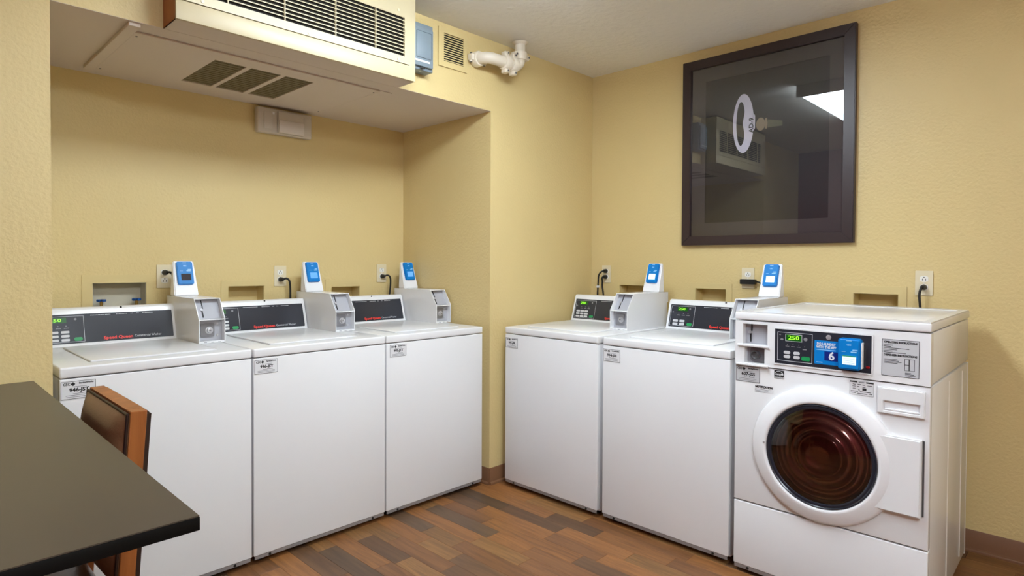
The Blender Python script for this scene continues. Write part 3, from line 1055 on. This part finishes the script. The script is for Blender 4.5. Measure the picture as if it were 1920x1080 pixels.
# control film
CF = FRONT.copy()
CF.translation = (0, -.004, 0)
obj('bezel', outline(BM(), .158, .508, .883, 1.029, .005, .0003, .003), M['white'], t, CF)
fm = obj('control_film', box(BM(), .1635, .5025, .8885, 1.0235, .0003, .0018), M['panel'], t, CF, label='black control film')
I = Matrix()
obj('border_line', outline(BM(), .173, .303, .900, 1.013, .0018, .0018, .0023), M['silver'], fm, I)
obj('display', rbox(BM(), .205, .264, .980, 1.005, .0018, .0026, .001), M['display'], fm, I, label='green lit price display')
obj('display_rim', outline(BM(), .2035, .2655, .9785, 1.0065, .0016, .0018, .0028), M['silver'], fm, I)
text('250', .0215, M['digits'], fm, I, .2345, .9925, .0030, width=.040, name='digits')
bm = BM()
for k in range(4):
    uu = .211 + .0213 * k
    disc(bm, uu, .966 - (.004 if k == 3 else 0), .0015, .0018, .0023, 8)
    box(bm, uu - .007, uu + .007, .9575 - (.008 if k == 3 else 0), .9595 - (.006 if k == 3 else 0), .0018, .0023)
disc(bm, .278, .991, .007, .0018, .0022, 16)
disc(bm, .190, .984, .006, .0018, .0023, 10, .004)
box(bm, .180, .186, 1.000, 1.002, .0018, .0023)
obj('indicator_print', bm, M['greyink'], fm, I)
for u in (.210, .246):
    for v in (.934, .918):
        obj('button', rbox(BM(), u - .012, u + .012, v - .006, v + .006, .0018, .0036, .0055), M['button'], fm, I)
obj('start_button', rbox(BM(), .264, .295, .908, .924, .0018, .0036, .005), M['green'], fm, I, label='green start button')
obj('lock', lathe(BM(), [(0, .004), (.006, .004), (.009, .0035), (.0095, .0018)], 20, (.360, 1.006)), M['steel'], fm, I)
st = obj('app_sticker', rbox(BM(), .311, .398, .903, .9925, .0019, .0026, .003), M['blue'], t, CF, label='blue sticker with instructions for the app and machine number 6')
text('DO LAUNDRY', .0135, M['sticker'], st, I, .352, .9795, .0029, width=.066, bold=.0005)
text('WITH THE APP', .0135, M['sticker'], st, I, .352, .968, .0029, width=.070, bold=.0005)
obj('fine_print', box(BM(), .318, .386, .9565, .959, .0026, .0029), M['lightblue'], st, I)
obj('navy_block', box(BM(), .346, .397, .918, .9525, .0026, .0028), M['navy'], st, I)
text('6', .042, M['sticker'], st, I, .371, .935, .0031, bold=.0012)
obj('fine_print', box(BM(), .318, .340, .909, .9115, .0026, .0029), M['lightblue'], st, I)
# blue reader block on a white bracket
rb = obj('reader_bracket', box(BM(), .4742, .4785, .904, .998, .0019, .024, .0015), M['whitep'], t, CF, label='white bracket of the card reader')
bm = rbox(BM(), .399, .474, .897, 1.0105, .0019, .030, .010, 5)
bmesh.ops.bevel(bm, geom=[e for e in bm.edges if all(v.co.z > .029 for v in e.verts)], offset=.006, segments=3, affect='EDGES')
cr_ = obj('card_reader', bm, M['blue'], t, CF, label='blue card reader')
reader_marks(cr_, I, .399, .474, .897, 1.0105, M['screen_white'], .0302)
obj('screen_header', box(BM(), .4157, .4603, .9455, .9492, .0308, .0312), M['green'], cr_, I)
bm = BM()
for k, (a_, b_) in enumerate(((.420, .455), (.423, .450), (.420, .456))):
    box(bm, a_, b_, .937 - .0075 * k, .9385 - .0075 * k, .0308, .0311)
obj('screen_print', bm, M['greystick'], cr_, I)
obj('indicator', rbox(BM(), .486, .498, .906, .914, .0019, .004, .003), M['led'], t, CF, label='small red indicator')
# printed labels
il = obj('instruction_label', rbox(BM(), .534, .648, .888, 1.018, .0003, .0010, .002), M['greystick'], t, CF, label='grey operating instructions label')
obj('border', outline(BM(), .5345, .6475, .8885, 1.0175, .0015, .0010, .0012), M['ink'], il, I)
text('OPERATING INSTRUCTIONS', .0095, M['ink'], il, I, .591, 1.0075, .0013, width=.100, bold=.0005)
text('DISPENSER INSTRUCTIONS', .0095, M['ink'], il, I, .591, .9625, .0013, width=.100, bold=.0005)
bm = BM()
for k, L_ in enumerate((.028, .022, .076, .040, .026, .066)):
    v = .9975 - .0052 * k
    box(bm, .5375, .5388, v - .0007, v + .0007, .0010, .0012)
    box(bm, .5415, .5415 + L_, v - .0010, v + .0010, .0010, .0012)
for k, L_ in enumerate((.040, .044, .052, .040)):
    v = .947 - .0042 * k
    box(bm, .543, .543 + L_, v - .0009, v + .0009, .0010, .0012)
for k, L_ in enumerate((.018, .027, .031)):
    v = .9045 - .0045 * k
    box(bm, .606, .606 + L_, v - .0010, v + .0010, .0010, .0012)
outline(bm, .604, .634, .912, .9525, .0013, .0010, .0012)
box(bm, .6165, .6195, .912, .9525, .0010, .0012)
box(bm, .604, .617, .931, .933, .0010, .0012)
obj('fine_print', bm, M['ink'], il, I)
label_plate(t, '607-JSS', .0035, .796, .1035, .860, grey=True)
es = obj('energy_label', box(BM(), .160, .198, .826, .859, .0006, .0010), M['ink'], t, FRONT, label='small black energy label with a white swoosh')
bm = BM()
pts = [Vector((.163, .847, .0012)), Vector((.170, .8535, .0012)), Vector((.181, .855, .0012)), Vector((.191, .850, .0012)), Vector((.195, .841, .0012))]
tube(bm, smooth_path(pts, 4), .0009, 6)
star = []
for i in range(10):
    r_ = .006 if i % 2 == 0 else .0025
    star.append((.1905 + r_ * math.sin(2 * math.pi * i / 10), .8445 + r_ * math.cos(2 * math.pi * i / 10)))
prism(bm, star, .0010, .0013, 'z')
obj('swoosh', bm, M['sticker'], es, I)
text('energy', .0125, M['sticker'], es, I, .176, .8435, .0012, width=.023, bold=.0003)
obj('lower_band', box(BM(), .161, .197, .827, .833, .0010, .0012), M['sticker'], es, I)
text('ENERGY STAR', .0055, M['ink'], es, I, .179, .830, .0014, width=.032)
nl = obj('notice_label', box(BM(), .083, .157, .762, .790, .0004, .0006), M['sticker'], t, FRONT)
text('NOTIFICATION', .0115, M['ink'], nl, I, .120, .7825, .0009, width=.070, bold=.0009)
bm = BM()
for k in range(3):
    box(bm, .084, .150 - .012 * k, .772 - .005 * k, .7735 - .005 * k, .0006, .0008)
obj('fine_print', bm, M['greyink'], nl, I)
rl = obj('rating_label', box(BM(), .432, .510, .805, .856, .0006, .0010), M['sticker'], t, FRONT)
bm = BM()
box(bm, .4325, .4565, .850, .8545, .0010, .0012)
box(bm, .486, .5095, .850, .8545, .0010, .0012)
for a_, b_, v in ((.462, .480, .852), (.442, .452, .843), (.458, .470, .844), (.474, .482, .843), (.490, .506, .842), (.441, .452, .836), (.456, .464, .836), (.474, .484, .835), (.442, .453, .828), (.460, .466, .824), (.436, .460, .818), (.466, .502, .818), (.436, .452, .812), (.458, .490, .811), (.496, .506, .812)):
    box(bm, a_, b_, v - .001, v + .001, .0010, .0012)
box(bm, .474, .487, .823, .832, .0010, .0012)
obj('fine_print', bm, M['ink'], rl, I)
obj('border', outline(BM(), .432, .510, .805, .856, .0007, .0010, .0012), M['greyink'], rl, I)
# detergent drawer
dr = obj('detergent_drawer', plate(BM(), .524, .667, .754, .846, [(.545, .651, .767, .799)], .0006, .012), M['white'], t, FRONT, smooth=20)
bmd = bmesh.new()
bmd.from_mesh(dr.data)
bmesh.ops.bevel(bmd, geom=[e for e in bmd.edges if all(v.co.z > .011 for v in e.verts) and e.calc_face_angle(0) > .5], offset=.003, segments=3, affect='EDGES')
bmd.to_mesh(dr.data)
bmd.free()
bm = BM()
prism(bm, [(.545, .767), (.651, .767), (.651, .799), (.545, .799)], .0006, .0016, 'z')
box(bm, .5455, .6505, .767, .774, .0016, .0095, .003)
obj('handle_recess', bm, M['whitep'], dr, I)
# door: ring, glass, bowl, handle block
DU, DV = .338, .558
R0, R1 = .257, .196
bm = BM()
lathe(bm, [(R0 - .012, .0006), (R0, .0006), (R0 + .001, .008), (R0 - .003, .015), (R0 - .010, .019), (R0 - .030, .0255), (R1 + .012, .0325), (R1 + .004, .0325), (R1, .029), (R1 - .002, .012), (R1 - .002, .0006)], 96, (DU, DV))
dring = obj('door_ring', bm, M['whitep'], t, FRONT, smooth=60)
bm = BM()
lathe(bm, [(R1 - .002, .030), (R1 - .005, .0315), (R1 - .009, .0285), (R1 - .012, .0300), (R1 - .017, .0285), (R1 - .0205, .026), (R1 - .0215, .010), (R1 - .002, .008)], 96, (DU, DV))
obj('bezel', bm, M['gasket'], dring, I, 50)
bm = BM()
RG = R1 - .0198
prof = [(RG, .0262)]
for i in range(1, 13):
    r_ = RG * (1 - i / 12)
    prof.append((r_, .0262 + .026 * (1 - (r_ / RG) ** 2)))
lathe(bm, prof, 96, (DU, DV))
obj('door_glass', bm, M['doorglass'], dring, I, 80, label='tinted round door glass')
bm = BM()
prof = [(R1 - .0225, .022), (R1 - .0245, .010), (R1 - .028, .002), (R1 - .034, .012), (R1 - .040, .013), (R1 - .046, .004), (.140, .003), (.130, .014), (.122, .017), (.112, .006), (.098, .004), (.088, .012), (.080, .022), (.074, .024), (.066, .016), (.050, .006), (.025, .003), (0, .002)]
lathe(bm, prof, 96, (DU, DV))
obj('glass_bowl', bm, M['bowl'], dring, I, 80, label='moulded bowl with the reflected maroon painted in as red-brown')
hb = BM()
prism(hb, [(DU + .170, .414), (.661, .414), (.661, .682), (DU + .170, .682)], .0006, .024, 'z')
bmesh.ops.bevel(hb, geom=[e for e in hb.edges if all(v.co.z > .02 for v in e.verts)], offset=.005, segments=3, affect='EDGES')
obj('door_handle', hb, M['white'], t, FRONT)
obj('handle_gap', box(BM(), .6612, .6665, .418, .678, .0006, .004), M['dsteel'], t, FRONT, label='dark finger slot beside the door handle')
obj('hinge', rbox(BM(), DU - R1 - .010, DU - R1 - .004, DV + .010, DV + .018, .031, .036, .002), M['steel'], dring, I)
# top with a raised rim
tp = obj('top', box(BM(), 0, WC, -.006, DC + .002, 1.0505, 1.0815, .005, 3), M['white'], t)
obj('top_rim', plate(BM(), .002, WC - .002, -.004, DC, [(.030, WC - .030, .035, DC - .075)], 1.0816, 1.0850), M['white'], t, smooth=20)

def cord(washer, loc, rot, v, path, tie=None):
    """plug on the socket at height v of an outlet; path in the outlet's frame (u, v, h)"""
    bpy.context.view_layer.update()
    w_m = Matrix.Translation(loc) @ Matrix.Rotation(rot, 4, 'Z')
    base = Matrix.Translation(washer.location) @ Matrix.Rotation(washer.rotation_euler.z, 4, 'Z')
    FRC = Matrix()
    bm = BM()
    lathe(bm, [(0.0, .0083), (.0135, .0083), (.0135, .012), (.012, .030), (.008, .040), (0, .041)], 16, (0, v))
    plug_bm = bm
    t_ = obj('power_cord', tube(BM(), smooth_path([(0, v, .036)] + path, 6), .0056, 8), M['black'], washer, base.inverted() @ w_m @ FRONT, 60, label='black power cord')
    obj('plug', plug_bm, M['black'], t_, FRC)
    if tie:
        obj('cable_tie', box(BM(), tie[0] - .008, tie[0] + .008, tie[1] - .007, tie[1] + .007, tie[2] - .008, tie[2] + .008, .002), M['whitep'], t_, FRC, label='white tie')
    return t_


cord(WASH[0], OUT[0][0], 0, .0195, [(.014, .020, .046), (.024, .004, .048), (.024, -.05, .046), (.026, -.16, .046)])
cord(WASH[1], OUT[1][0], 0, -.0195, [(.018, -.014, .046), (.034, -.030, .048), (.040, -.08, .046), (.040, -.16, .046)])
cord(WASH[2], OUT[2][0], 0, -.0195, [(.016, -.012, .046), (.036, -.026, .048), (.040, -.075, .046), (.030, -.16, .046)])
cord(WASH[3], OUT[3][0], ROT_E, .0195, [(-.012, .014, .048), (-.026, -.01, .056), (-.030, -.06, .056), (-.034, -.12, .056), (-.034, -.17, .056)], tie=(-.031, -.085, .056))
cord(WASH[4], OUT[3][0], ROT_E, -.0195, [(-.006, -.026, .046), (-.011, -.05, .036), (-.012, -.085, .034), (-.004, -.12, .036), (.004, -.17, .036)])
cord(WASH[5], OUT[5][0], ROT_E, -.0195, [(-.006, -.03, .046), (-.010, -.06, .048), (-.006, -.11, .048), (-.004, -.20, .048)])

# ================================================================ TABLE
TZ = .886
t = thing('counter_table', 'tall dark-topped table against the wall left of the washers', 'table', (-3.42, -.76, 0))
obj('table_top', box(BM(), -.385, .379, -.752, .750, TZ - .002, TZ), M['tabletop'], t)
obj('table_edge', box(BM(), -.385, .380, -.753, .751, TZ - .0235, TZ - .0022, .0015), M['tableedge'], t, label='black edge band')
obj('stretcher', box(BM(), -.33, -.27, -.538, .598, TZ - .09, TZ - .024), M['tableedge'], t)
obj('cross_bar', box(BM(), -.30, .340, .60, .66, TZ - .09, TZ - .024), M['tableedge'], t)
for lx, ly in ((-.30, -.60), (-.30, .60), (.305, .60)):
    obj('leg', box(BM(), lx - .03, lx + .03, ly, ly + .06, 0, TZ - .0905 if ly > 0 else TZ - .024, .002), M['tableedge'], t)

# ================================================================ CHAIR pushed in under the table
t = thing('dining_chair', 'wooden chair with brown leather back pushed under the dark table', 'chair', (-2.967, -.711, 0))
CT = .931
hy = .2
# local: +x = behind the chair's back, y across; the back leans a little
def lean(z):
    return .016 + .0697 * (z - .931)


def lean_box(bm, x0, x1, y0, y1, z0, z1):
    A = [bm.verts.new((x + lean(z0), y, z0)) for x, y in ((x0, y0), (x1, y0), (x1, y1), (x0, y1))]
    B = [bm.verts.new((x + lean(z1), y, z1)) for x, y in ((x0, y0), (x1, y0), (x1, y1), (x0, y1))]
    bm.faces.new(A[::-1]); bm.faces.new(B)
    for i in range(4):
        bm.faces.new((A[i], A[(i + 1) % 4], B[(i + 1) % 4], B[i]))
    bmesh.ops.recalc_face_normals(bm, faces=bm.faces[:])
    return bm


for y0, y1 in ((-hy, -hy + .034), (hy - .034, hy)):
    bm = lean_box(BM(), -.034, .0, y0, y1, .0, CT)
    bmesh.ops.bevel(bm, geom=bm.edges[:], offset=.0015, segments=1, affect='EDGES')
    obj('stile', bm, M['chairwood'], t)
bm = lean_box(BM(), -.034, 0, -hy + .0345, hy - .0345, CT - .05, CT)
obj('top_rail', bm, M['chairwood'], t)
bm = lean_box(BM(), -.030, -.004, -hy + .0345, hy - .0345, .54, CT - .0505)
obj('back_core', bm, M['piping'], t)
# padded leather: bulges towards the table
bm = BM()
NU, NV = 12, 16
z0, z1 = .535, CT - .006
G = []
for j in range(NV + 1):
    row = []
    for i in range(NU + 1):
        u, v = i / NU, j / NV
        z = z0 + (z1 - z0) * v
        y = -hy + .006 + (2 * hy - .012) * u
        b_ = (max(0, 1 - abs(2 * u - 1) ** 4) * max(0, 1 - abs(2 * v - 1) ** 5)) ** .6
        row.append(bm.verts.new((-.0345 - .005 - .030 * b_ + lean(z), y, z)))
    G.append(row)
for j in range(NV):
    for i in range(NU):
        bm.faces.new((G[j][i], G[j][i + 1], G[j + 1][i + 1], G[j + 1][i]))
ed = [e for e in bm.edges if e.is_boundary]
r_ = bmesh.ops.extrude_edge_only(bm, edges=ed)
for v in r_['geom']:
    if isinstance(v, bmesh.types.BMVert):
        v.co.x = -.0343 + lean(v.co.z)
bmesh.ops.recalc_face_normals(bm, faces=bm.faces[:])
pad = obj('back_cushion', bm, M['leather'], t, smooth=60, label='brown padded leather inner back')
yy0, yy1 = -hy + .006, hy - .006
pp = [Vector((-.039 + lean(z), y, z)) for y, z in ((yy0, z0), (yy0, z1), (yy1, z1), (yy1, z0))]
bm = BM()
tube(bm, [pp[0], pp[1]], .0035, 8); tube(bm, [pp[1], pp[2]], .0035, 8); tube(bm, [pp[2], pp[3]], .0035, 8)
obj('piping', bm, M['piping'], pad, smooth=60)
bm = lean_box(BM(), .0005, .010, -hy + .004, hy - .004, .50, CT - .005)
bmesh.ops.bevel(bm, geom=[e for e in bm.edges if all(v.co.x > .008 for v in e.verts)], offset=.005, segments=3, affect='EDGES')
obj('back_cover', bm, M['piping'], t, smooth=60, label='dark leather outer back')
obj('seat', box(BM(), -.46, -.036, -hy + .002, hy - .002, .415, .475, .015, 3), M['leather'], t)
obj('seat_rail', box(BM(), -.44, -.036, -hy + .006, hy - .006, .365, .4145, .002), M['chairwood'], t)
for y in (-hy + .002, hy - .036):
    obj('leg', box(BM(), -.452, -.418, y, y + .034, 0, .3645, .002), M['chairwood'], t)
